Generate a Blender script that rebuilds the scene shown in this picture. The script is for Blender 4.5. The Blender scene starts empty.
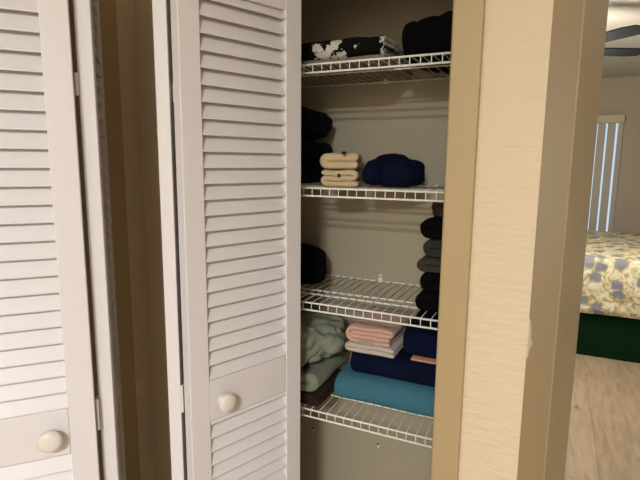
import bpy, bmesh, math, random
from mathutils import Vector, Matrix, noise

random.seed(7)
sc = bpy.context.scene
COL = sc.collection
H = 1.46                       # camera height above the floor
R = math.radians

# ------------------------------------------------------------------ materials
def lin(c):
    return tuple(((v / 255 / 12.92) if v / 255 <= .04045 else ((v / 255 + .055) / 1.055) ** 2.4) for v in c)

def new_mat(name):
    m = bpy.data.materials.new(name); m.use_nodes = True
    nt = m.node_tree
    return m, nt, nt.nodes['Principled BSDF']

def paint(name, rgb, rough=.5, bump=0.0, scale=200., stretch=(1, 1, 1), spec=.4, var=.0):
    m, nt, b = new_mat(name)
    c = lin(rgb) if max(rgb) > 1 else rgb
    b.inputs['Base Color'].default_value = (*c, 1)
    b.inputs['Roughness'].default_value = rough
    b.inputs['Specular IOR Level'].default_value = spec
    tc = nt.nodes.new('ShaderNodeTexCoord')
    mp = nt.nodes.new('ShaderNodeMapping'); mp.inputs['Scale'].default_value = stretch
    nt.links.new(tc.outputs['Object'], mp.inputs['Vector'])
    n = nt.nodes.new('ShaderNodeTexNoise'); n.inputs['Scale'].default_value = scale
    n.inputs['Detail'].default_value = 4
    nt.links.new(mp.outputs['Vector'], n.inputs['Vector'])
    if bump:
        bp = nt.nodes.new('ShaderNodeBump'); bp.inputs['Strength'].default_value = bump
        bp.inputs['Distance'].default_value = .004
        nt.links.new(n.outputs['Fac'], bp.inputs['Height'])
        nt.links.new(bp.outputs['Normal'], b.inputs['Normal'])
    if var:
        mx = nt.nodes.new('ShaderNodeMixRGB'); mx.blend_type = 'MULTIPLY'
        mx.inputs['Fac'].default_value = var
        mx.inputs['Color1'].default_value = (*c, 1)
        nt.links.new(n.outputs['Fac'], mx.inputs['Color2'])
        nt.links.new(mx.outputs['Color'], b.inputs['Base Color'])
    return m

def fabric(name, c, scale=420., bump=.6, sheen=.25, var=.35):
    m, nt, b = new_mat(name)
    b.inputs['Roughness'].default_value = .95
    b.inputs['Specular IOR Level'].default_value = .1
    b.inputs['Sheen Weight'].default_value = sheen
    b.inputs['Sheen Roughness'].default_value = .6
    b.inputs['Sheen Tint'].default_value = (*[min(1, v * 3 + .02) for v in c], 1)
    tc = nt.nodes.new('ShaderNodeTexCoord')
    n = nt.nodes.new('ShaderNodeTexNoise'); n.inputs['Scale'].default_value = scale
    n.inputs['Detail'].default_value = 3
    nt.links.new(tc.outputs['Object'], n.inputs['Vector'])
    mx = nt.nodes.new('ShaderNodeMixRGB')
    mx.inputs['Color1'].default_value = (*[v * (1 - var) for v in c], 1)
    mx.inputs['Color2'].default_value = (*[v * (1 + var) for v in c], 1)
    nt.links.new(n.outputs['Fac'], mx.inputs['Fac'])
    nt.links.new(mx.outputs['Color'], b.inputs['Base Color'])
    bp = nt.nodes.new('ShaderNodeBump'); bp.inputs['Strength'].default_value = bump
    bp.inputs['Distance'].default_value = .003
    nt.links.new(n.outputs['Fac'], bp.inputs['Height'])
    nt.links.new(bp.outputs['Normal'], b.inputs['Normal'])
    return m

M = {}
M['door'] = paint('door_white_paint', (.70, .675, .70), .42, .06, 60, (1, 1, .25))
M['knob'] = paint('knob_white_lacquer', (.71, .66, .62), .25, .0, 60)
M['hinge'] = paint('hinge_white_metal', (.70, .68, .64), .35, .0, 60)
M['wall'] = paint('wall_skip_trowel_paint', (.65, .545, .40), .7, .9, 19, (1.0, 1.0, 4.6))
M['wall_bed'] = paint('wall_bedroom_paint', (.47, .40, .31), .75, .15, 60)
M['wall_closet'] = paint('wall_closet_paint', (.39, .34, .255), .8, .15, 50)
M['trim'] = paint('trim_tan_paint', (.40, .30, .165), .45, .04, 40)
M['ceiling'] = paint('ceiling_white_paint', (.62, .59, .54), .9, .2, 80)
M['wire'] = paint('wire_white_vinyl', (.78, .76, .70), .35, .0, 60)
M['clip'] = paint('clip_white_plastic', (.8, .78, .74), .4)
M['dark'] = paint('hole_dark', (.03, .025, .02), .9)
M['screw'] = paint('screw_steel', (.2, .18, .16), .4)

M['black'] = fabric('terry_black', (.0018, .0018, .002), sheen=.04)
M['charcoal'] = fabric('terry_charcoal', (.030, .028, .026))
M['charcoal2'] = fabric('terry_faded_black', (.040, .036, .031))
M['nearnavy'] = fabric('terry_midnight', (.0025, .004, .011), sheen=.06)
M['navy'] = fabric('terry_navy', (.0025, .0055, .022), sheen=.08)
M['navy2'] = fabric('terry_deep_navy', (.0025, .005, .021), sheen=.08)
M['cream'] = fabric('terry_cream', (.54, .43, .27))
M['pink'] = fabric('terry_pink', (.60, .36, .30))
M['grey'] = fabric('terry_pale_grey', (.50, .445, .385))
M['taupe'] = fabric('terry_taupe', (.22, .18, .14))
M['peach'] = fabric('terry_peach', (.62, .28, .18))
M['teal'] = fabric('terry_teal', (.050, .155, .215))
M['sage'] = fabric('sheet_sage', (.21, .225, .175), 900, .15, .1, .08)
M['brown'] = fabric('terry_dark_brown', (.030, .017, .011))
M['lining'] = fabric('fleece_grey', (.20, .18, .15))
M['tag'] = fabric('tag_brown', (.035, .022, .012))
M['label'] = fabric('pink_towel_border', (.42, .30, .24), 260, .8, .1, .6)

def throw_mat():
    m, nt, b = new_mat('throw_black_white_plush')
    b.inputs['Roughness'].default_value = .95
    b.inputs['Specular IOR Level'].default_value = .1
    tc = nt.nodes.new('ShaderNodeTexCoord')
    n = nt.nodes.new('ShaderNodeTexNoise'); n.inputs['Scale'].default_value = 120; n.inputs['Detail'].default_value = 5
    nt.links.new(tc.outputs['Object'], n.inputs['Vector'])
    pts = [(-.575, 1.744, .013), (-.566, 1.733, .014), (-.556, 1.726, .016), (-.546, 1.733, .012), (-.537, 1.742, .011),
           (-.528, 1.751, .011), (-.519, 1.759, .009), (-.392, 1.757, .013), (-.383, 1.748, .012), (-.388, 1.738, .006),
           (-.51, 1.722, .010), (-.525, 1.722, .009), (-.466, 1.742, .001), (-.40, 1.726, .006), (-.56, 1.717, .012)]
    prev = None
    sx = nt.nodes.new('ShaderNodeSeparateXYZ'); nt.links.new(tc.outputs['Object'], sx.inputs['Vector'])
    cx = nt.nodes.new('ShaderNodeCombineXYZ')
    nt.links.new(sx.outputs['X'], cx.inputs['X']); nt.links.new(sx.outputs['Z'], cx.inputs['Z'])
    for x, z, r in pts:
        d = nt.nodes.new('ShaderNodeVectorMath'); d.operation = 'DISTANCE'
        d.inputs[1].default_value = (x, 0, z)
        nt.links.new(cx.outputs['Vector'], d.inputs[0])
        s = nt.nodes.new('ShaderNodeMath'); s.operation = 'SUBTRACT'; s.inputs[1].default_value = r
        nt.links.new(d.outputs['Value'], s.inputs[0])
        if prev is None: prev = s
        else:
            k = nt.nodes.new('ShaderNodeMath'); k.operation = 'MINIMUM'
            nt.links.new(prev.outputs[0], k.inputs[0]); nt.links.new(s.outputs[0], k.inputs[1]); prev = k
    # ragged edge
    a = nt.nodes.new('ShaderNodeMath'); a.operation = 'MULTIPLY_ADD'
    a.inputs[1].default_value = .046; a.inputs[2].default_value = -.0235
    nt.links.new(n.outputs['Fac'], a.inputs[0])
    ad = nt.nodes.new('ShaderNodeMath'); ad.operation = 'ADD'
    nt.links.new(prev.outputs[0], ad.inputs[0]); nt.links.new(a.outputs[0], ad.inputs[1])
    lt = nt.nodes.new('ShaderNodeMath'); lt.operation = 'LESS_THAN'; lt.inputs[1].default_value = 0
    nt.links.new(ad.outputs[0], lt.inputs[0])
    mx = nt.nodes.new('ShaderNodeMixRGB')
    mx.inputs['Color1'].default_value = (.006, .006, .005, 1); mx.inputs['Color2'].default_value = (.62, .58, .52, 1)
    nt.links.new(lt.outputs[0], mx.inputs['Fac']); nt.links.new(mx.outputs['Color'], b.inputs['Base Color'])
    bp = nt.nodes.new('ShaderNodeBump'); bp.inputs['Strength'].default_value = .8; bp.inputs['Distance'].default_value = .006
    nt.links.new(n.outputs['Fac'], bp.inputs['Height']); nt.links.new(bp.outputs['Normal'], b.inputs['Normal'])
    return m
M['throw'] = throw_mat()

def floor_mat():
    m, nt, b = new_mat('floor_light_oak_planks')
    b.inputs['Roughness'].default_value = .42
    tc = nt.nodes.new('ShaderNodeTexCoord')
    mp = nt.nodes.new('ShaderNodeMapping'); mp.inputs['Rotation'].default_value = (0, 0, R(90))
    mp.inputs['Location'].default_value = (.0, .068, 0)
    nt.links.new(tc.outputs['Object'], mp.inputs['Vector'])
    br = nt.nodes.new('ShaderNodeTexBrick')
    br.inputs['Scale'].default_value = 1; br.inputs['Brick Width'].default_value = 1.22
    br.inputs['Row Height'].default_value = .178; br.inputs['Mortar Size'].default_value = .0012
    br.inputs['Color1'].default_value = (.40, .295, .20, 1); br.inputs['Color2'].default_value = (.48, .37, .265, 1)
    br.inputs['Mortar'].default_value = (.20, .14, .09, 1)
    nt.links.new(mp.outputs['Vector'], br.inputs['Vector'])
    gm = nt.nodes.new('ShaderNodeMapping'); gm.inputs['Scale'].default_value = (14, 2.2, 1)
    nt.links.new(tc.outputs['Object'], gm.inputs['Vector'])
    g = nt.nodes.new('ShaderNodeTexNoise'); g.inputs['Scale'].default_value = 2.2; g.inputs['Detail'].default_value = 7
    g.inputs['Distortion'].default_value = .6
    nt.links.new(gm.outputs['Vector'], g.inputs['Vector'])
    rp = nt.nodes.new('ShaderNodeValToRGB')
    rp.color_ramp.elements[0].position = .32; rp.color_ramp.elements[0].color = (.72, .70, .70, 1)
    rp.color_ramp.elements[1].position = .62; rp.color_ramp.elements[1].color = (1.05, 1.03, 1.0, 1)
    nt.links.new(g.outputs['Fac'], rp.inputs['Fac'])
    mu = nt.nodes.new('ShaderNodeMixRGB'); mu.blend_type = 'MULTIPLY'; mu.inputs['Fac'].default_value = .85
    nt.links.new(br.outputs['Color'], mu.inputs['Color1']); nt.links.new(rp.outputs['Color'], mu.inputs['Color2'])
    # knots
    km = nt.nodes.new('ShaderNodeMapping'); km.inputs['Scale'].default_value = (7, 3.2, 1)
    nt.links.new(tc.outputs['Object'], km.inputs['Vector'])
    v = nt.nodes.new('ShaderNodeTexVoronoi'); v.inputs['Scale'].default_value = .9; v.inputs['Randomness'].default_value = 1
    nt.links.new(km.outputs['Vector'], v.inputs['Vector'])
    kr = nt.nodes.new('ShaderNodeValToRGB')
    kr.color_ramp.elements[0].position = .02; kr.color_ramp.elements[0].color = (.30, .22, .16, 1)
    kr.color_ramp.elements[1].position = .13; kr.color_ramp.elements[1].color = (1, 1, 1, 1)
    nt.links.new(v.outputs['Distance'], kr.inputs['Fac'])
    m2 = nt.nodes.new('ShaderNodeMixRGB'); m2.blend_type = 'MULTIPLY'; m2.inputs['Fac'].default_value = .75
    nt.links.new(mu.outputs['Color'], m2.inputs['Color1']); nt.links.new(kr.outputs['Color'], m2.inputs['Color2'])
    nt.links.new(m2.outputs['Color'], b.inputs['Base Color'])
    return m
M['floor'] = floor_mat()

def spread_mat():
    m, nt, b = new_mat('bedspread_leaf_print')
    b.inputs['Roughness'].default_value = .85
    tc = nt.nodes.new('ShaderNodeTexCoord')
    n1 = nt.nodes.new('ShaderNodeTexNoise'); n1.inputs['Scale'].default_value = 17; n1.inputs['Detail'].default_value = 3
    n1.inputs['Distortion'].default_value = 1.6
    nt.links.new(tc.outputs['Object'], n1.inputs['Vector'])
    r1 = nt.nodes.new('ShaderNodeValToRGB')
    e = r1.color_ramp.elements
    e[0].position = .36; e[0].color = (.44, .33, .15, 1)
    e[1].position = .60; e[1].color = (.86, .82, .66, 1)
    k = e.new(.48); k.color = (.70, .60, .38, 1)
    nt.links.new(n1.outputs['Fac'], r1.inputs['Fac'])
    v = nt.nodes.new('ShaderNodeTexVoronoi'); v.inputs['Scale'].default_value = 6.6; v.inputs['Randomness'].default_value = .8
    v.voronoi_dimensions = '2D'                     # print runs over the edge of the bed: x along it, y - z across
    sx = nt.nodes.new('ShaderNodeSeparateXYZ'); nt.links.new(tc.outputs['Object'], sx.inputs['Vector'])
    sb = nt.nodes.new('ShaderNodeMath'); sb.operation = 'SUBTRACT'
    nt.links.new(sx.outputs['Y'], sb.inputs[0]); nt.links.new(sx.outputs['Z'], sb.inputs[1])
    cx = nt.nodes.new('ShaderNodeCombineXYZ'); nt.links.new(sx.outputs['X'], cx.inputs['X']); nt.links.new(sb.outputs[0], cx.inputs['Y'])
    nt.links.new(cx.outputs['Vector'], v.inputs['Vector'])
    ad = nt.nodes.new('ShaderNodeMath'); ad.operation = 'MULTIPLY_ADD'; ad.inputs[1].default_value = .34
    n2 = nt.nodes.new('ShaderNodeTexNoise'); n2.inputs['Scale'].default_value = 26
    nt.links.new(tc.outputs['Object'], n2.inputs['Vector'])
    nt.links.new(n2.outputs['Fac'], ad.inputs[0]); nt.links.new(v.outputs['Distance'], ad.inputs[2])
    rr = nt.nodes.new('ShaderNodeValToRGB')
    rr.color_ramp.elements[0].position = .38; rr.color_ramp.elements[0].color = (1, 1, 1, 1)
    rr.color_ramp.elements[1].position = .50; rr.color_ramp.elements[1].color = (0, 0, 0, 1)
    nt.links.new(ad.outputs[0], rr.inputs['Fac'])
    mx = nt.nodes.new('ShaderNodeMixRGB'); mx.inputs['Color2'].default_value = (.25, .265, .285, 1)
    nt.links.new(rr.outputs['Color'], mx.inputs['Fac']); nt.links.new(r1.outputs['Color'], mx.inputs['Color1'])
    nt.links.new(mx.outputs['Color'], b.inputs['Base Color'])
    bp = nt.nodes.new('ShaderNodeBump'); bp.inputs['Strength'].default_value = .5; bp.inputs['Distance'].default_value = .02
    nt.links.new(n1.outputs['Fac'], bp.inputs['Height']); nt.links.new(bp.outputs['Normal'], b.inputs['Normal'])
    return m
M['spread'] = spread_mat()
M['green'] = fabric('bed_skirt_dark_green', (.0025, .018, .006), 120, .3, .05, .25)
M['mattress'] = fabric('mattress_ticking', (.6, .57, .5))
M['blade'] = paint('fan_blade_dark_wood', (.010, .012, .014), .6, .0, 30, spec=.06)
M['bronze'] = paint('fan_bronze_metal', (.05, .035, .025), .35)
M['vane'] = paint('blind_vane_beige_vinyl', (.50, .46, .40), .6, .05, 40)
M['valance'] = paint('blind_valance_beige', (.60, .52, .40), .6, .05, 40)
M['alu'] = paint('window_frame_white', (.7, .7, .7), .4)

def glass_mat():
    m = bpy.data.materials.new('window_glass'); m.use_nodes = True
    nt = m.node_tree; nt.nodes.clear()
    o = nt.nodes.new('ShaderNodeOutputMaterial'); mix = nt.nodes.new('ShaderNodeMixShader'); mix.inputs['Fac'].default_value = .06
    t = nt.nodes.new('ShaderNodeBsdfTransparent'); g = nt.nodes.new('ShaderNodeBsdfGlossy'); g.inputs['Roughness'].default_value = .03
    nt.links.new(t.outputs[0], mix.inputs[1]); nt.links.new(g.outputs[0], mix.inputs[2]); nt.links.new(mix.outputs[0], o.inputs[0])
    return m
M['glass'] = glass_mat()
def lampglass():
    m, nt, b = new_mat('lamp_opal_glass')
    b.inputs['Base Color'].default_value = (.9, .85, .75, 1)
    b.inputs['Emission Color'].default_value = (1, .82, .6, 1); b.inputs['Emission Strength'].default_value = 2.5
    return m
M['opal'] = lampglass()

# ------------------------------------------------------------------ mesh builder
class MB:
    def __init__(s): s.v = []; s.f = []
    def quadbox(s, p, q):
        (x0, y0, z0), (x1, y1, z1) = p, q
        b = len(s.v)
        s.v += [(x0, y0, z0), (x1, y0, z0), (x1, y1, z0), (x0, y1, z0), (x0, y0, z1), (x1, y0, z1), (x1, y1, z1), (x0, y1, z1)]
        s.f += [tuple(b + i for i in t) for t in ((0, 3, 2, 1), (4, 5, 6, 7), (0, 1, 5, 4), (1, 2, 6, 5), (2, 3, 7, 6), (3, 0, 4, 7))]
        return s
    def prism(s, poly, z0, z1):                     # poly counter-clockwise in x,y
        b = len(s.v); n = len(poly)
        s.v += [(x, y, z0) for x, y in poly] + [(x, y, z1) for x, y in poly]
        s.f.append(tuple(b + i for i in reversed(range(n)))); s.f.append(tuple(b + n + i for i in range(n)))
        for i in range(n):
            j = (i + 1) % n; s.f.append((b + i, b + j, b + n + j, b + n + i))
        return s
    def tube(s, pts, r, n=6, cap=True):
        pts = [Vector(p) for p in pts]; b = len(s.v); up = None
        for i, p in enumerate(pts):
            d = (pts[min(i + 1, len(pts) - 1)] - pts[max(i - 1, 0)]).normalized()
            if up is None:
                a = Vector((0, 0, 1)) if abs(d.z) < .9 else Vector((1, 0, 0))
                up = (a - d * a.dot(d)).normalized()
            else:
                up = (up - d * up.dot(d)).normalized()
            w = d.cross(up)
            for k in range(n):
                t = 2 * math.pi * k / n
                q = p + (up * math.cos(t) + w * math.sin(t)) * r
                s.v.append(tuple(q))
        for i in range(len(pts) - 1):
            for k in range(n):
                l = (k + 1) % n
                s.f.append((b + i * n + k, b + i * n + l, b + (i + 1) * n + l, b + (i + 1) * n + k))
        if cap:
            s.f.append(tuple(b + k for k in reversed(range(n)))); e = b + (len(pts) - 1) * n
            s.f.append(tuple(e + k for k in range(n)))
        return s
    def lathe(s, prof, origin, axis, n=28):         # prof: (r, h) along axis
        axis = Vector(axis).normalized(); a = Vector((0, 0, 1)) if abs(axis.z) < .9 else Vector((1, 0, 0))
        u = (a - axis * a.dot(axis)).normalized(); w = axis.cross(u); o = Vector(origin); b = len(s.v)
        for r, h in prof:
            for k in range(n):
                t = 2 * math.pi * k / n
                s.v.append(tuple(o + axis * h + (u * math.cos(t) + w * math.sin(t)) * r))
        for i in range(len(prof) - 1):
            for k in range(n):
                l = (k + 1) % n
                s.f.append((b + i * n + k, b + i * n + l, b + (i + 1) * n + l, b + (i + 1) * n + k))
        s.f.append(tuple(b + k for k in reversed(range(n)))); e = b + (len(prof) - 1) * n
        s.f.append(tuple(e + k for k in range(n)))
        return s
    def build(s, name, mat, parent=None, bevel=0, smooth=False, sub=0):
        me = bpy.data.meshes.new(name); me.from_pydata(s.v, [], s.f); me.validate(); me.update()
        bm = bmesh.new(); bm.from_mesh(me); bmesh.ops.recalc_face_normals(bm, faces=bm.faces); bm.to_mesh(me); bm.free()
        me.materials.append(mat)
        o = bpy.data.objects.new(name, me); COL.objects.link(o)
        if parent is not None: o.parent = parent
        if smooth:
            for p in me.polygons: p.use_smooth = True
        if bevel:
            m = o.modifiers.new('bevel', 'BEVEL'); m.width = bevel; m.segments = 3; m.limit_method = 'ANGLE'; m.angle_limit = R(35)
            m.harden_normals = False
        if sub:
            m = o.modifiers.new('sub', 'SUBSURF'); m.levels = sub; m.render_levels = sub
        return o

def tag(o, label, cat, group=None, kind=None):
    o['label'] = label; o['category'] = cat
    if group: o['group'] = group
    if kind: o['kind'] = kind
    return o
def empty(name, loc=(0, 0, 0), rz=0):
    o = bpy.data.objects.new(name, None); COL.objects.link(o); o.location = loc; o.rotation_euler = (0, 0, rz); o.empty_display_size = .05
    return o
def struct(o):
    o['kind'] = 'structure'; return o

# ------------------------------------------------------------------ room shell
CEIL = 2.44
struct(MB().quadbox((-3.2, -2.4, -.1), (3.2, 7.2, 0)).build('floor', M['floor']))
struct(MB().quadbox((-3.2, -2.4, CEIL), (3.2, 7.2, CEIL + .1)).build('ceiling', M['ceiling']))

# the wall that holds the linen closet, ending right in the angled bedroom doorway
HEAD = 1.90  # unseen head of the opening, lowered so it shades the closet top
LJ, RJ = -.872, -.195           # closet opening
wl = MB().quadbox((-1.13, 1.015, 0), (LJ - .012, 1.13, CEIL)); wl.quadbox((LJ - .012, 1.015, HEAD), (RJ + .012, 1.13, CEIL))
wall_c = struct(wl.build('wall_front', M['wall']))
s45 = math.sin(R(26)); c45 = math.cos(R(26)); s2 = math.sin(R(14)); c2 = math.cos(R(14))
C0 = Vector((-.028, 1.015)); C1 = C0 + Vector((s45, c45)) * .1146; C2 = C1 + Vector((s2, c2)) * .279
tb = .022                       # board thickness laid over the wall end
n1 = Vector((c45, -s45)); n2 = Vector((c2, -s2))
w0 = C0 - n1 * 0; w1 = C1 - n1 * (tb + .002); w2 = C2 - n2 * (tb + .002)
poly = [(RJ + .012, 1.015), (C0.x, C0.y), (C0.x - .004, C0.y + .012), (w1.x, w1.y), (w2.x, w2.y), (.05, 1.50), (-.02, 1.6), (-.1, 1.6), (-.1, 1.13), (RJ + .012, 1.13)]
wall_e = struct(MB().prism(poly, 0, CEIL).build('wall_right', M['wall']))
# angled doorway boards
p = [C0, C1, C1 - n1 * tb, C0 + Vector((-.004, .012))]
struct(MB().prism([tuple(q) for q in (C0 + Vector((.0004, .0)), C1, C1 - n1 * tb, C0 + Vector((-.003, .012)))], 0, CEIL).build('trim_1', M['trim'], bevel=.0012))
D1 = C1 - n2 * .010 + Vector((s2, c2)) * .058; D2 = C2 - n2 * .010
struct(MB().prism([tuple(q) for q in (D1, D2, D2 - n2 * .0125, D1 - n2 * .0125)], 0, CEIL).build('trim_2', M['trim'], bevel=.0035))
# torn flake of wall paint hanging over the corner
fl = MB(); zc = H - .345
side = [(0.0, -.028), (.0022, -.026), (.0035, -.012), (.0072, -.006), (.0085, .004), (.0058, .006), (.0048, .016), (.0042, .034), (.0015, .05), (0, .052)]
outer = [C0 + Vector((s45, c45)) * a + n1 * .0008 + Vector((.0, -.0006)) for a, z in side]
for a, z in side:
    q = C0 + Vector((s45, c45)) * (a * 2.0 - .001) + n1 * .0024; fl.v.append((q.x, q.y, zc + z - .005))
for a, z in side:
    q = C0 + Vector((s45, c45)) * (a * 1.9 - .001) + n1 * .0002; fl.v.append((q.x, q.y, zc + z - .005))
k = len(side); fl.f += [tuple(range(k)), tuple(reversed(range(k, 2 * k)))]
for i in range(k):
    j = (i + 1) % k; fl.f.append((i, k + i, k + j, j))
fl.build('paint_flake', M['wall'], wall_e)

# closet casings and jambs (tan)
def casing(name, x0, x1, y, zt):
    return struct(MB().quadbox((x0, y - .016, 0), (x1, y + .0, zt)).build(name, M['trim'], bevel=.005))
casing('trim_3', -.201, -.143, 1.0148, 1.885)
casing('trim_4', -.929, -.872, 1.0148, 1.885)
struct(MB().quadbox((-.929, .9988, 1.886), (-.143, 1.0148, 1.945)).build('trim_5', M['trim'], bevel=.005))
struct(MB().quadbox((RJ - .001, 1.0149, 0), (RJ + .0118, 1.13, HEAD)).build('trim_6', M['trim']))
struct(MB().quadbox((LJ - .0118, 1.0149, 0), (LJ, 1.13, HEAD)).build('trim_7', M['trim']))
struct(MB().quadbox((LJ, 1.03, HEAD - .022), (RJ - .0012, 1.10, HEAD - .0002)).build('trim_8', M['door']))      # door track
# linen closet interior
BY = 1.475
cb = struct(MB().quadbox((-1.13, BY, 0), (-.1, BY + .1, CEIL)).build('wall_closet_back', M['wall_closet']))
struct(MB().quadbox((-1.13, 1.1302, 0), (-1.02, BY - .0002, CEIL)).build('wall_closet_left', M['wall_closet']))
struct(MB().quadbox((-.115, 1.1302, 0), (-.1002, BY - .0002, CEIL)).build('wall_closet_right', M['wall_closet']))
for x, z in ((-.719, H - .938), (-.476, H - .934)):
    a = MB().lathe([(.0035, -.002), (.0035, .0008)], (x, BY, z), (0, -1, 0), 12).build('screw_hole', M['dark'], cb)
    MB().lathe([(.004, -.002), (.004, .0012), (.002, .002)], (x + .002, BY, z - .008), (0, -1, 0), 12).build('wall_anchor', M['clip'], cb)

LHEAD = 2.06
# left wall with its own closet
LX = -1.015
wl = MB().quadbox((LX - .11, .891, 0), (LX, 1.0148, CEIL)); wl.quadbox((LX - .11, -.40, LHEAD), (LX, .891, CEIL)); wl.quadbox((LX - .11, -2.4, 0), (LX, -.40, CEIL))
struct(wl.build('wall_left', M['wall']))
struct(MB().quadbox((LX + .0002, .889, 0), (LX + .015, .942, 2.045)).build('trim_9', M['trim'], bevel=.004))
struct(MB().quadbox((LX + .0002, -.45, 2.046), (LX + .015, .942, 2.10)).build('trim_10', M['trim'], bevel=.004))
struct(MB().quadbox((LX - .11, .879, 0), (LX + .0002, .8908, LHEAD)).build('trim_11', M['trim']))
struct(MB().quadbox((-1.9, -.5, 0), (-1.8, 1.0, CEIL)).build('wall_left_closet_back', M['wall_closet']))
struct(MB().quadbox((-1.8, .95, 0), (LX - .1102, 1.0, CEIL)).build('wall_left_closet_side', M['wall_closet']))
struct(MB().quadbox((-1.8, -.5, 0), (LX - .1102, -.45, CEIL)).build('wall_left_closet_end', M['wall_closet']))
# rest of the hall
struct(MB().quadbox((-1.2, -2.4, 0), (2.9, -2.3, CEIL)).build('wall_hall_end', M['wall']))
struct(MB().quadbox((2.78, -2.3, 0), (2.9, 1.0798, CEIL)).build('wall_hall_side', M['wall']))
struct(MB().quadbox((.88, 1.08, 0), (2.8998, 1.2, CEIL)).build('wall_doorway_side', M['wall']))
struct(MB().prism([(C2.x + .002, C2.y + .004), (.879, 1.09), (.879, 1.2), (C2.x + .02, C2.y + .03)], 2.03, CEIL).build('wall_doorway_head', M['wall']))
# bedroom
WY = 6.72
bw = MB().quadbox((-2.6, WY, 0), (-1.45, WY + .12, CEIL)); bw.quadbox((.645, WY, 0), (2.9, WY + .12, CEIL)); bw.quadbox((-1.45, WY, 2.0), (.645, WY + .12, CEIL))
struct(bw.build('wall_bedroom_back', M['wall_bed']))
struct(MB().quadbox((-2.72, 1.5, 0), (-2.6, WY + .12, CEIL)).build('wall_bedroom_left', M['wall_bed']))
rw = MB().quadbox((2.9, 1.08, 0), (3.02, 1.7, CEIL)); rw.quadbox((2.9, 3.3, 0), (3.02, WY + .12, CEIL)); rw.quadbox((2.9, 1.7, 0), (3.02, 3.3, .7)); rw.quadbox((2.9, 1.7, 2.1), (3.02, 3.3, CEIL))
struct(rw.build('wall_bedroom_right', M['wall_bed']))
struct(MB().quadbox((-2.6, 1.578, 0), (-1.13, 1.6, CEIL)).build('wall_bedroom_front', M['wall_bed']))
struct(MB().quadbox((-1.13, BY + .1002, 0), (-.1002, 1.6, CEIL)).build('wall_bedroom_closet', M['wall_bed']))
w = struct(MB().quadbox((-1.45, WY + .05, 0), (-1.40, WY + .10, 2.0)).quadbox((.625, WY + .05, 0), (.645, WY + .10, 2.0)).quadbox((-1.40, WY + .05, 1.95), (.625, WY + .10, 2.0))
           .quadbox((-1.40, WY + .05, 0), (.625, WY + .10, .05)).quadbox((-.45, WY + .05, .05), (-.39, WY + .10, 1.95)).build('window_1', M['alu']))
MB().quadbox((-1.40, WY + .07, .05), (-.45, WY + .076, 1.95)).build('window_pane', M['glass'], w)
MB().quadbox((-.39, WY + .07, .05), (.625, WY + .076, 1.95)).build('window_pane', M['glass'], w)
w = struct(MB().quadbox((2.93, 1.7, .7), (2.98, 1.75, 2.1)).quadbox((2.93, 3.25, .7), (2.98, 3.3, 2.1)).quadbox((2.93, 1.75, .7), (2.98, 3.25, .75)).quadbox((2.93, 1.75, 2.05), (2.98, 3.25, 2.1)).build('window_added', M['alu']))  # added window, out of view, put in to bring bluish light from the right
MB().quadbox((2.95, 1.75, .75), (2.956, 3.25, 2.05)).build('window_pane', M['glass'], w)

# ------------------------------------------------------------------ folding louvered doors
LW, LT = .317, .0285
ST = .048
TALL = [(.02, .20), (.881, .977), (1.93, 2.03)]
PITCH = .0334
def leaf(root, hinge_front, th, flip, phase, knob_u=None, nm='door_leaf', zphase=0.0, kz=.9145, RAILS=[(.02, .20), (.881, .977), (1.80, 1.875)], LW=.317):
    """leaf with its hinge-side front corner at hinge_front; local x = away from the hinge, local -y = outwards (front)."""
    t = R(th); d = Vector((math.sin(t), math.cos(t), 0))              # along the leaf away from hinge
    n = Vector((d.y, -d.x, 0)) * flip                                 # front normal
    O = Vector((hinge_front[0], hinge_front[1], 0))
    def W(u, v, z):                                                   # v = depth behind the front
        q = O + d * u - n * v; return (q.x, q.y, z)
    def box(mb, u0, u1, v0, v1, z0, z1):
        b = len(mb.v)
        mb.v += [W(u0, v0, z0), W(u1, v0, z0), W(u1, v1, z0), W(u0, v1, z0), W(u0, v0, z1), W(u1, v0, z1), W(u1, v1, z1), W(u0, v1, z1)]
        mb.f += [tuple(b + i for i in q) for q in ((0, 3, 2, 1), (4, 5, 6, 7), (0, 1, 5, 4), (1, 2, 6, 5), (2, 3, 7, 6), (3, 0, 4, 7))]
    f = MB()
    box(f, 0, ST, 0, LT, RAILS[0][0], RAILS[2][1]); box(f, LW - ST, LW, 0, LT, RAILS[0][0], RAILS[2][1])
    for a, b in RAILS: box(f, ST, LW - ST, 0.0006, LT - .0006, a, b)
    fr = f.build(nm, M['door'], root, bevel=.0022)
    for (za, zb), nm2 in (((RAILS[0][1], RAILS[1][0]), 'louver_slats'), ((RAILS[1][1], RAILS[2][0]), 'louver_slats')):
        s = MB(); z = za + phase if za < .5 else za + zphase
        k = 0
        while z + .004 < zb:
            # slat cross-section (v, z): front edge low, back edge high; top clipped to the rail
            hh = min(.041, zb - z); g = hh / .041
            prof = [(.0012, z + .0006), (.0024, z), (.0076, z + .0008), (.0076 + .0175 * g, z + hh - .002), (.0255 * g, z + hh), (.0195 * g + .001, z + hh - .001), (.0012, z + .003)]
            b = len(s.v); m = len(prof)
            s.v += [W(ST - .003, v, q) for v, q in prof] + [W(LW - ST + .003, v, q) for v, q in prof]
            s.f.append(tuple(b + i for i in range(m))); s.f.append(tuple(b + m + i for i in reversed(range(m))))
            for i in range(m):
                j = (i + 1) % m; s.f.append((b + i, b + m + i, b + m + j, b + j))
            z += PITCH
        s.build(nm2, M['door'], fr)
    if knob_u is not None:
        prof = [(.0135, -.001), (.0135, .003), (.009, .006), (.0085, .012), (.013, .0135), (.0195, .0155), (.0218, .0185), (.0220, .0215), (.0205, .0250), (.0165, .0275), (.010, .0290), (.003, .0296)]
        MB().lathe(prof, W(knob_u, 0, kz), n, 36).build('knob', M['knob'], fr, smooth=True)
    return W, d, n, fr

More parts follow.
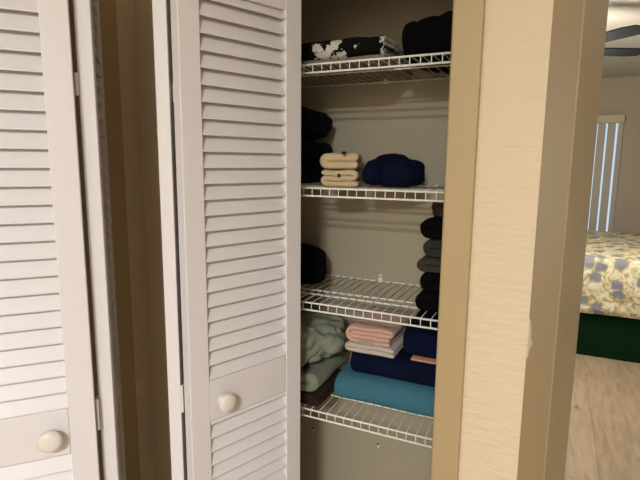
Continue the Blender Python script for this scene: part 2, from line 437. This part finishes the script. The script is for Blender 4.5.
def hinge(root, P, back, z0, z1, deep):
    """small knuckle hinges set in the slot between two leaves; the outer pair sits deeper"""
    bk = Vector((back[0], back[1], 0)).normalized(); w = Vector((-bk.y, bk.x, 0)) * .0011
    for za, zb, dp in ((z0, z1, 0), (z0 + .665, z1 + .640, deep), (z0 - .62, z1 - .62, deep)):
        q = Vector((P[0], P[1], 0)) + bk * dp
        m = MB(); hgt = zb - za
        for k in range(5):
            m.tube([(q.x, q.y, za + hgt * k / 5 + .0004), (q.x, q.y, za + hgt * (k + 1) / 5 - .0004)], .0034, 10)
        b = len(m.v); e = q + bk * .018
        for zz in (za, zb):
            for c in (q - w, e - w, e + w, q + w): m.v.append((c.x, c.y, zz))
        m.f += [tuple(b + i for i in t) for t in ((0, 3, 2, 1), (4, 5, 6, 7), (0, 1, 5, 4), (1, 2, 6, 5), (2, 3, 7, 6), (3, 0, 4, 7))]
        m.build('hinge', M['hinge'], root)

# linen closet: lead leaf (louvers and knob in view) and pivot leaf (edge in view)
root = empty('bifold_door', (0, 0, 0))
tag(root, 'white louvered folding door standing half open in front of the towel shelves', 'folding door', kind='thing')
HB = (-.6785, .787)
W, d, n, fr = leaf(root, HB, 21, 1, .003, knob_u=.081, zphase=.0012, kz=.923)
bc = W(0, LT, 0)
HA = Vector((-.7125, .7945))                                        # near right (back) corner of the pivot leaf
tA = R(-21); dA = Vector((math.sin(tA), math.cos(tA))); nA = Vector((dA.y, -dA.x)) * -1
HAf = HA + nA * LT
leaf(root, (HAf.x, HAf.y), -21, -1, .003, zphase=.003)
hinge(root, (bc[0] - .0036, bc[1] - .0030), (-.05, 1), H - .548, H - .486, .012)
# left closet
root = empty('bifold_door', (0, 0, 0))
tag(root, 'white louvered folding door cut off by the left edge, folded out beside the dark corner', 'folding door', kind='thing')
HL = (-.802, .646)
W, d, n, fr = leaf(root, HL, 41 + 180, -1, .010, knob_u=.081, zphase=.0005, kz=.926, RAILS=TALL)
t = R(-45); dd = Vector((math.sin(t), math.cos(t))); nn = Vector((dd.y, -dd.x))
HR = (-.7975, .689)
leaf(root, HR, -45, 1, .010, zphase=.0005, RAILS=TALL, LW=.277)
bc = W(0, LT, 0)
hinge(root, (-.8105, .6585), (-.72, .70), H - .546, H - .480, .009)

# ------------------------------------------------------------------ wire shelves
SZ = [1.7013, 1.3965, 1.0917, .7869]
SY0, SY1 = 1.145, 1.468
SX0, SX1 = -1.018, -.117
labels = ['top white wire shelf, under the black and white throw', 'second white wire shelf from the top, under the cream towels',
          'third white wire shelf from the top, half empty between the black towels', 'lowest white wire shelf, under the teal and navy towels']
for i, z in enumerate(SZ):
    root = empty('wire_shelf', (0, 0, 0))
    tag(root, labels[i], 'shelf', 'white wire closet shelves')
    w = MB(); x = SX0 + .012
    while x < SX1:
        w.tube([(x, SY1, z - .001), (x, SY0 + .004, z - .001), (x, SY0 - .001, z - .003), (x, SY0 - .002, z - .022)], .0013, 5)
        x += .0245
    w.build('deck_wires', M['wire'], root, smooth=True)
    lip = MB(); lip.tube([(SX0, SY0 - .0005, z - .0025), (SX1, SY0 - .0005, z - .0025)], .0026, 8)
    lip.build('front_rail', M['wire'], root, smooth=True)
    MB().tube([(SX0, SY0 - .0015, z - .0225), (SX1, SY0 - .0015, z - .0225)], .0026, 8).build('lip_rail', M['wire'], root, smooth=True)
    MB().tube([(SX0, SY1, z - .0035), (SX1, SY1, z - .0035)], .0026, 8).build('back_rail', M['wire'], root, smooth=True)
    for yy in ((.088, .130) if i in (0, 1, 2) else (.108, .215)):
        MB().tube([(SX0, SY0 + yy, z - .0042), (SX1, SY0 + yy, z - .0042)], .0024, 8).build('support_rod', M['wire'], root, smooth=True)
    for xx in (-.482, -.80):
        c = MB(); c.quadbox((xx - .006, BY - .008, z - .008), (xx + .006, BY - .0002, z + .018))
        cl = c.build('wall_clip', M['clip'], root, bevel=.0015)
        MB().lathe([(.003, 0), (.003, .0015), (.001, .002)], (xx, BY - .008, z + .011), (0, -1, 0), 10).build('screw', M['screw'], cl)

# ------------------------------------------------------------------ cloth makers
def nvec(v):
    return Vector((noise.noise(v), noise.noise(v + Vector((31.7, 11.3, 5.1))), noise.noise(v + Vector((-17.2, 23.9, 41.3)))))
def nz(p, f, a, seed=0):
    v = Vector((p[0] * f + seed * 3.1, p[1] * f - seed * 1.7, p[2] * f + seed * .9))
    q = nvec(v) * a + nvec(v * 2.3) * (a * .45)
    return q
def fuzz(p, a):
    return nvec(Vector(p) * 95.) * a + nvec(Vector(p) * 210.) * (a * .6)
def arc(cx, cz, r, a0, a1, n=8):
    return [(cx + r * math.cos(R(a0 + (a1 - a0) * i / n)), cz + r * math.sin(R(a0 + (a1 - a0) * i / n))) for i in range(n + 1)]
def seg(p, q, n=18):
    return [(p[0] + (q[0] - p[0]) * i / n, p[1] + (q[1] - p[1]) * i / n) for i in range(n + 1)]
def path_u(L, t):                 # one fold, nose at a = 0 (two layers)
    return seg((L, .5 * t), (.5 * t + .5 * t, .5 * t)) + arc(t, t, .5 * t, 270, 90)[1:-1] + seg((t, 1.5 * t), (L, 1.5 * t))
def path_s(L, t):                 # three layers, S fold
    return (seg((L, .5 * t), (t, .5 * t)) + arc(t, t, .5 * t, 270, 90)[1:-1] + seg((t, 1.5 * t), (L - t, 1.5 * t)) +
            arc(L - t, 2 * t, .5 * t, -90, 90)[1:-1] + seg((L - t, 2.5 * t), (.3 * t, 2.5 * t)))
def path_n(L, t):                 # folded in half twice: big nose at a = 0 wrapped round a small one
    return (seg((L - .7 * t, .5 * t), (2 * t, .5 * t)) + arc(2 * t, 2 * t, 1.5 * t, 270, 90, 12)[1:-1] + seg((2 * t, 3.5 * t), (L - t, 3.5 * t)) +
            arc(L - t, 3 * t, .5 * t, 90, -90)[1:-1] + seg((L - t, 2.5 * t), (2 * t, 2.5 * t)) + arc(2 * t, 2 * t, .5 * t, 90, 270)[1:-1] + seg((2 * t, 1.5 * t), (L - .8 * t, 1.5 * t)))
def ribbon(name, mat, path, t, width, base, along, parent=None, amp=.003, freq=14, seed=0, mirror=False, rz=0., sag=0., nb=30, fill=.505, fz=.0011):
    """path (a, z) swept over width; along='x': a runs +X and the sweep +Y; along='y': a runs +Y and the sweep +X. base = world corner."""
    P = [Vector(p) for p in path]; Lp = []; Rp = []
    amax = max(p.x for p in P)
    for i, p in enumerate(P):
        d = (P[min(i + 1, len(P) - 1)] - P[max(i - 1, 0)]).normalized(); nn = Vector((-d.y, d.x))
        e = 1.0
        if i == 0 or i == len(P) - 1: e = .55
        Lp.append(p + nn * t * fill * e); Rp.append(p - nn * t * fill * e)
    Bs = [(-.0, .35), (.12 * t, .72), (.35 * t, .95)] + [(width * k / nb, 1.0) for k in range(1, nb)] + [(width - .35 * t, .95), (width - .12 * t, .72), (width, .35)]
    mb = MB(); n = len(P); cr = math.cos(rz); sr = math.sin(rz)
    bx, by, bz = base
    for b, sh in Bs:
        ring = []
        for i in range(n): ring.append(P[i] + (Lp[i] - P[i]) * sh)
        for i in reversed(range(n)): ring.append(P[i] + (Rp[i] - P[i]) * sh)
        for q in ring:
            a, z = q.x, q.y
            if mirror: a = amax - a
            X, Y = (a, b) if along == 'x' else (b, a)
            X, Y = X * cr - Y * sr, X * sr + Y * cr
            w = Vector((bx + X, by + Y, bz + z))
            o = nz(w, freq, amp, seed) + fuzz(w, fz)
            w.x += o.x; w.y += o.y; w.z += o.z * min(1, max(0, z / (t * .8)))
            if sag: w.z -= sag * max(0, (a / amax - .6)) ** 2 * (z / (t * 2))
            w.z = max(w.z, bz + .0004)
            mb.v.append(tuple(w))
    m = 2 * n; k = len(Bs)
    for j in range(k - 1):
        for i in range(m):
            l = (i + 1) % m; mb.f.append((j * m + i, j * m + l, (j + 1) * m + l, (j + 1) * m + i))
    for j in (0, k - 1):
        o = j * m
        for i in range(n - 1): mb.f.append((o + i, o + i + 1, o + m - 2 - i, o + m - 1 - i))
    return mb.build(name, mat, parent, smooth=True, sub=1)
def blob(name, mat, lumps, zmin, parent=None, amp=.006, freq=11, seed=0, crease=0., cf=20., fz=.0011, voxel=.0042, cdir=(.7, .5, 1.3)):
    """soft bundle grown together from rounded lumps (cx, cy, cz, dx, dy, dz, rz, e); underside kept above zmin"""
    mb = MB(); nu, nv = 40, 22
    def sp(v, e): return math.copysign(abs(v) ** e, v)
    for cx, cy, cz, dx, dy, dz, rz, e in lumps:
        b = len(mb.v); cr, sr = math.cos(R(rz)), math.sin(R(rz))
        for j in range(nv + 1):
            ph = -math.pi / 2 + math.pi * j / nv
            for i in range(nu):
                th = 2 * math.pi * i / nu
                x = sp(math.cos(ph), e) * sp(math.cos(th), e) * dx / 2
                y = sp(math.cos(ph), e) * sp(math.sin(th), e) * dy / 2
                mb.v.append((cx + x * cr - y * sr, cy + x * sr + y * cr, cz + sp(math.sin(ph), e) * dz / 2))
        for j in range(nv):
            for i in range(nu):
                l = (i + 1) % nu; mb.f.append((b + j * nu + i, b + j * nu + l, b + (j + 1) * nu + l, b + (j + 1) * nu + i))
    o = mb.build(name, mat, parent)
    m = o.modifiers.new('r', 'REMESH'); m.mode = 'VOXEL'; m.voxel_size = voxel
    dg = bpy.context.evaluated_depsgraph_get(); ev = o.evaluated_get(dg)
    me = bpy.data.meshes.new_from_object(ev); o.modifiers.clear(); old = o.data; o.data = me; bpy.data.meshes.remove(old)
    if not me.materials: me.materials.append(mat)
    bm = bmesh.new(); bm.from_mesh(me)
    for _ in range(3): bmesh.ops.smooth_vert(bm, verts=bm.verts, factor=.5, use_axis_x=True, use_axis_y=True, use_axis_z=True)
    bm.normal_update()
    for v in bm.verts:
        w = v.co.copy(); q = nz(w, freq, amp, seed)
        d = q + fuzz(w, fz)
        if crease:
            wv = w + q * 5
            if cdir is None:
                k = noise.noise(Vector(((wv.x + wv.z) * .45, wv.y * .5, (wv.x - wv.z) * 1.25)) * cf + Vector((seed, 0, 0)))
                k2 = noise.noise(Vector(((wv.x - wv.z * .4) * .4, wv.y * .6, (wv.x * .4 + wv.z) * 1.3)) * cf * 1.4 + Vector((0, seed, 3)))
                d += v.normal * (-crease * max(0, 1 - abs(k) * 6) - crease * .7 * max(0, 1 - abs(k2) * 6.5) + crease * (.3 + .5 * k))
                v.co = w + d
                continue
            k = noise.noise(Vector((wv.x * cdir[0], wv.y * cdir[1], wv.z * cdir[2])) * cf + Vector((seed, 0, 0)))
            k2 = noise.noise(Vector((wv.x * cdir[2], wv.y * cdir[1], wv.z * cdir[0])) * cf * 1.3 + Vector((0, seed, 3)))
            d += v.normal * (-crease * max(0, 1 - abs(k) * 4.5) - crease * .6 * max(0, 1 - abs(k2) * 5) + crease * .35)
        v.co = w + d
    for v in bm.verts:
        if v.co.z < zmin + .0004: v.co.z = zmin + .0004
    bm.to_mesh(me); bm.free()
    for p in me.polygons: p.use_smooth = True
    return o

E_ = .0006                        # rest clearance above the wires
s1, s2z, s3, s4 = [z + E_ for z in SZ]

# --- top shelf
o = ribbon('throw_blanket', M['throw'], path_n(.262, .0128), .0128, .270, (-.668, 1.185, s1 + .0135), 'y', amp=.0035, freq=22, seed=1, fz=.0034, nb=60)
o2 = ribbon('lining', M['lining'], path_u(.255, .0066), .0066, .274, (-.662, 1.170, s1), 'y', parent=o, amp=.0025, freq=13, seed=2)
tag(o, 'black and white plush throw folded flat on the top wire shelf', 'blanket')
o = blob('folded_blanket', M['black'], [(-.236, 1.31, s1 + .050, .27, .26, .104, 0, .55), (-.300, 1.30, s1 + .040, .13, .20, .080, 10, .6), (-.20, 1.25, s1 + .06, .16, .16, .09, 0, .6)], s1, amp=.007, freq=12, seed=4, crease=.006, cf=13)
tag(o, 'plump black blanket bundled on the top shelf next to the black and white throw', 'blanket')

# --- second shelf
g = 'dark navy towels stacked on the second shelf'
o = ribbon('folded_towel', M['navy'], path_u(.24, .0330), .0330, .25, (-.880, 1.20, s2z), 'x', amp=.004, seed=5, mirror=True); tag(o, 'navy folded towel at the bottom of the stack left of the cream towels', 'towel', g)
o = ribbon('folded_towel', M['nearnavy'], path_n(.23, .0135), .0135, .25, (-.866, 1.205, s2z + .0695), 'x', amp=.004, seed=6, mirror=True); tag(o, 'blackish navy towel in the middle of the stack left of the cream towels', 'towel', g)
o = blob('folded_towel', M['nearnavy'], [(-.745, 1.325, s2z + .173, .25, .24, .086, 0, .6), (-.70, 1.27, s2z + .176, .15, .14, .080, 0, .7)], s2z + .1275, amp=.005, seed=7, crease=.005, cf=12); tag(o, 'dark navy bundled towel on top of the stack left of the cream towels', 'towel', g)
g = 'cream towels on the second shelf'
o = ribbon('folded_towel', M['cream'], path_s(.100, .0144), .0144, .22, (-.556, 1.172, s2z), 'x', rz=R(17), amp=.0042, freq=19, seed=8, fill=.50); tag(o, 'lower of the two folded cream towels on the second shelf', 'towel', g)
MB().quadbox((-.508, 1.1715, s2z + .026), (-.500, 1.1755, s2z + .034)).build('care_tag', M['tag'], o, bevel=.001)
o = ribbon('folded_towel', M['cream'], path_u(.100, .0205), .0205, .22, (-.560, 1.176, s2z + .0460), 'x', rz=R(17), amp=.0042, freq=17, seed=9, fill=.50, sag=.010); tag(o, 'upper of the two folded cream towels on the second shelf', 'towel', g)
MB().quadbox((-.4985, 1.176, s2z + .083), (-.4885, 1.183, s2z + .0905)).build('care_tag', M['tag'], o, bevel=.001)
o = blob('folded_towel', M['navy2'], [(-.384, 1.315, s2z + .036, .135, .22, .074, 12, .62), (-.404, 1.31, s2z + .049, .100, .20, .074, 12, .8), (-.430, 1.245, s2z + .037, .060, .15, .064, 14, .75)], s2z, amp=.005, freq=13, seed=10, crease=.004, cf=13)
tag(o, 'navy folded towel right of the cream towels', 'towel')

# --- third shelf
o = blob('rolled_towel', M['black'], [(-.765, 1.305, s3 + .057, .32, .165, .114, 30, .62), (-.70, 1.335, s3 + .028, .16, .15, .056, 30, .6), (-.80, 1.255, s3 + .040, .18, .13, .080, 25, .6)], s3, amp=.005, seed=11, crease=.003, cf=12)
tag(o, 'thick black towel lying alone at the left end of the third shelf', 'towel')
g = 'dark towels stacked at the right end of the third shelf'
st = [(M['black'], .046, -.303, 'bottom black towel of the dark stack on the third shelf'),
      (M['black'], .048, -.293, 'second towel from the bottom, black, in the dark stack on the third shelf'),
      (M['charcoal2'], .035, -.300, 'brownish charcoal towel in the middle of the dark stack on the third shelf'),
      (M['charcoal'], .043, -.287, 'charcoal towel right under the black towel near the top of the dark stack'),
      (M['black'], .048, -.297, 'black towel near the top of the dark stack, above the charcoal ones')]
z = s3
for k, (mt, h, x0, lb) in enumerate(st):
    o = ribbon('folded_towel', mt, path_u(.165, h / 2), h / 2, .24, (x0, 1.195, z), 'x', amp=.0035, freq=19, seed=20 + k, fill=.53)
    tag(o, lb, 'towel', g); z += h + .003
o = blob('folded_washcloth', M['brown'], [(-.222, 1.27, z + .016, .10, .18, .03, 0, .6), (-.238, 1.23, z + .024, .07, .10, .03, 20, .7)], z, amp=.004, freq=25, seed=31, crease=.003, voxel=.003)
tag(o, 'dark brown cloth lying on top of the dark towel stack', 'washcloth')

# --- lowest shelf
o = ribbon('folded_towel', M['teal'], path_n(.235, .0187), .0187, .398, (-.530, 1.218, s4), 'y', amp=.0040, freq=10, seed=40)
tag(o, 'large teal towel lying on the lowest wire shelf', 'towel')
g = 'navy towels on the lowest shelf'
zz = s4 + .0785
o = ribbon('folded_towel', M['navy2'], path_n(.22, .0168), .0168, .358, (-.492, 1.238, zz), 'y', amp=.0040, freq=10, seed=41)
tag(o, 'wide navy towel lying on the teal towel', 'towel', g); zz += .0690
o = ribbon('folded_towel', M['peach'], path_u(.18, .0030), .0030, .17, (-.318, 1.249, zz), 'y', amp=.0008, freq=14, seed=42, fz=.0003)
tag(o, 'thin peach cloth peeking out between the two navy towels', 'towel')
o = ribbon('folded_towel', M['navy2'], path_n(.21, .0215), .0215, .207, (-.342, 1.240, zz + .0075), 'y', amp=.0050, freq=10, seed=43)
tag(o, 'smaller navy towel at the right, on top of the thin peach cloth', 'towel', g)
o = ribbon('folded_towel', M['grey'], path_u(.146, .0135), .0135, .20, (-.506, 1.234, zz), 'x', amp=.0025, freq=14, seed=44)
tag(o, 'pale grey towel under the pink towel', 'towel')
o = ribbon('folded_towel', M['pink'], path_n(.140, .0121), .0121, .19, (-.505, 1.236, zz + .0285), 'x', amp=.0030, freq=18, seed=45, fill=.48)
tag(o, 'pink folded towel on top of the pale grey towel', 'towel')
MB().quadbox((-.462, 1.2320, zz + .0295), (-.420, 1.2350, zz + .0385)).build('woven_border', M['label'], o, bevel=.001)
o = ribbon('folded_sheet', M['brown'], path_s(.245, .0100), .0100, .21, (-.79, 1.158, s4), 'x', amp=.003, freq=14, seed=46, mirror=True)
tag(o, 'dark brown cloth under the sage green sheets', 'sheet')
g = 'sage green sheets on the lowest shelf'
o = ribbon('folded_sheet', M['sage'], path_u(.27, .0270), .0270, .25, (-.83, 1.168, s4 + .031), 'x', amp=.008, freq=11, seed=47, mirror=True, fz=.0004)
tag(o, 'folded sage green sheet under the crumpled one', 'sheet', g)
zs = s4 + .094
o = blob('crumpled_sheet', M['sage'], [(-.71, 1.31, zs + .050, .30, .25, .10, 0, .6), (-.70, 1.25, zs + .085, .26, .20, .09, -8, .7), (-.585, 1.30, zs + .075, .11, .20, .09, 20, .7), (-.63, 1.235, zs + .03, .12, .13, .06, 25, .7)],
         zs, amp=.009, freq=8, seed=52, crease=.016, cf=11, fz=.0, voxel=.0034, cdir=None)
tag(o, 'crumpled sage green sheet heaped on the folded one', 'sheet', g)

# ------------------------------------------------------------------ bedroom
bed = empty('bed', (0, 0, 0)); tag(bed, 'bed with a leaf print spread and dark green base, seen through the doorway', 'bed')
BX0, BX1, BY0, BY1 = -.15, 2.1, 4.16, 5.93
MB().quadbox((BX0 + .03, BY0 + .02, .0), (BX1 - .03, BY1 - .03, .325)).build('bed_base', M['green'], bed, bevel=.01)
MB().quadbox((BX0 + .03, BY0 + .025, .33), (BX1 - .03, BY1 - .03, .74)).build('mattress', M['mattress'], bed, bevel=.05)
sp = MB(); prof = []
zt, zb = .772, .345
prof += [(BY0 - .012, zb)] + [(BY0 - .010 + .004 * math.sin(k), zb + (zt - .05 - zb) * k / 8) for k in range(1, 9)]
prof += [(BY0 + .05 - .055 * math.cos(R(a)), zt - .05 + .05 * math.sin(R(a))) for a in (25, 50, 75)]
prof += [(BY0 + .06 + (BY1 - BY0 - .1) * k / 14, zt) for k in range(15)] + [(BY1 + .01, zt - .04), (BY1 + .015, zb)]
NX = 60
for i in range(NX + 1):
    x = BX0 - .01 + (BX1 - BX0 + .02) * i / NX
    for (y, z) in prof:
        o = nz((x, y, z), 3.2, .012, 3); o2 = nz((x, 0, z), 9, .006, 4)
        sp.v.append((x, y + (o2.y if z < zt - .03 else 0), z + (o.z if z > zt - .03 else .4 * o.z)))
m = len(prof)
for i in range(NX):
    for j in range(m - 1): sp.f.append((i * m + j, i * m + j + 1, (i + 1) * m + j + 1, (i + 1) * m + j))
s = sp.build('bedspread', M['spread'], bed, smooth=True)
md = s.modifiers.new('thick', 'SOLIDIFY'); md.thickness = .008; md.offset = -1

# ceiling fan
FX, FY, FZ = -.075, 3.54, 2.16
fan = empty('ceiling_fan', (FX, FY, FZ)); tag(fan, 'dark ceiling fan in the bedroom, two blade tips showing past the doorway', 'ceiling fan')
MB().lathe([(.02, CEIL - FZ), (.06, CEIL - FZ - .001), (.055, CEIL - FZ - .05), (.015, CEIL - FZ - .06), (.014, .10), (.06, .09), (.10, .06), (.10, -.02), (.06, -.05)], (0, 0, 0), (0, 0, 1), 32).build('motor', M['bronze'], fan, smooth=True)
MB().lathe([(.05, -.05), (.09, -.07), (.10, -.10), (.07, -.14), (.01, -.155)], (0, 0, 0), (0, 0, 1), 32).build('light_bowl', M['opal'], fan, smooth=True)
for k in range(5):
    a = R(29 + 72 * k); b = MB()
    out = [(.16, -.05), (.30, -.062), (.50, -.068), (.575, -.055), (.595, 0), (.575, .055), (.50, .068), (.30, .062), (.16, .05)]
    ca, sa = math.cos(a), math.sin(a); q = len(out)
    for dz in (-.003, .003):
        for (u, v) in out: b.v.append((u * ca - v * sa, u * sa + v * ca, dz - .13 * v))
    b.f += [tuple(reversed(range(q))), tuple(q + i for i in range(q))] + [(i, (i + 1) % q, q + (i + 1) % q, q + i) for i in range(q)]
    bl = b.build('blade', M['blade'], fan)
    MB().tube([(.09 * ca, .09 * sa, -.01), (.2 * ca, .2 * sa, -.004)], .012, 8).build('blade_arm', M['bronze'], bl)

# vertical blind
bl = empty('vertical_blind', (0, 0, 0)); tag(bl, 'beige vertical blind with daylight between its vanes on the far bedroom wall', 'blind')
VT = 2.015
MB().quadbox((-1.50, WY - .125, VT - .085), (.640, WY - .002, VT)).build('valance', M['valance'], bl, bevel=.004)
edges = [(.588, .637)]
x = .567
while x > -1.40:
    edges.append((x - .081, x)); x -= .099
for a, b in edges:
    MB().quadbox((a, WY - .075, .03), (b, WY - .073, VT - .06)).build('vane', M['vane'], bl)

# ------------------------------------------------------------------ lights
def area(name, loc, rot, size, power, color, shape='DISK', sy=None):
    l = bpy.data.lights.new(name, 'AREA'); l.energy = power; l.color = color; l.shape = shape; l.size = size
    if sy: l.size_y = sy
    o = bpy.data.objects.new(name, l); COL.objects.link(o); o.location = loc; o.rotation_euler = rot
    return o
area('hall_ceiling_light', (.26, -1.75, CEIL - .02), (0, 0, 0), .36, 112, (.97, 1.02, 1.03))
l = bpy.data.lights.new('fan_light', 'POINT'); l.energy = 95; l.color = (1, .93, .76); l.shadow_soft_size = .09
o = bpy.data.objects.new('fan_light', l); COL.objects.link(o); o.location = (FX, FY, FZ - .20)
area('added_cool_fill', (3.06, 2.5, 1.4), (0, R(90), 0), 1.5, 14, (.62, .78, 1), 'RECTANGLE', 1.3)  # added bluish fill through the added window, aimed at the left folding door
wd = bpy.data.worlds.new('sky'); sc.world = wd; wd.use_nodes = True
bg = wd.node_tree.nodes['Background']; bg.inputs['Color'].default_value = (.60, .82, 1, 1); bg.inputs['Strength'].default_value = 1.0

# ------------------------------------------------------------------ camera
yaw, pitch, roll, F = R(-25.33), R(8.94), R(.502), 494.7
f = Vector((math.sin(yaw) * math.cos(pitch), math.cos(yaw) * math.cos(pitch), -math.sin(pitch)))
r0 = Vector((math.cos(yaw), -math.sin(yaw), 0)); u0 = r0.cross(f)
r = r0 * math.cos(roll) + u0 * math.sin(roll); u = -r0 * math.sin(roll) + u0 * math.cos(roll)
cam = bpy.data.cameras.new('camera'); co = bpy.data.objects.new('camera', cam); COL.objects.link(co)
mt = Matrix((r, u, -f)).transposed().to_4x4(); mt.translation = Vector((0, 0, H)); co.matrix_world = mt
cam.sensor_fit = 'HORIZONTAL'; cam.sensor_width = 36; cam.lens = F * 36 / 640; cam.clip_start = .02
sc.camera = co
vs = sc.view_settings
vs.view_transform = 'Standard'; vs.look = 'None'; vs.exposure = 0.0; vs.gamma = 1; vs.use_curve_mapping = False
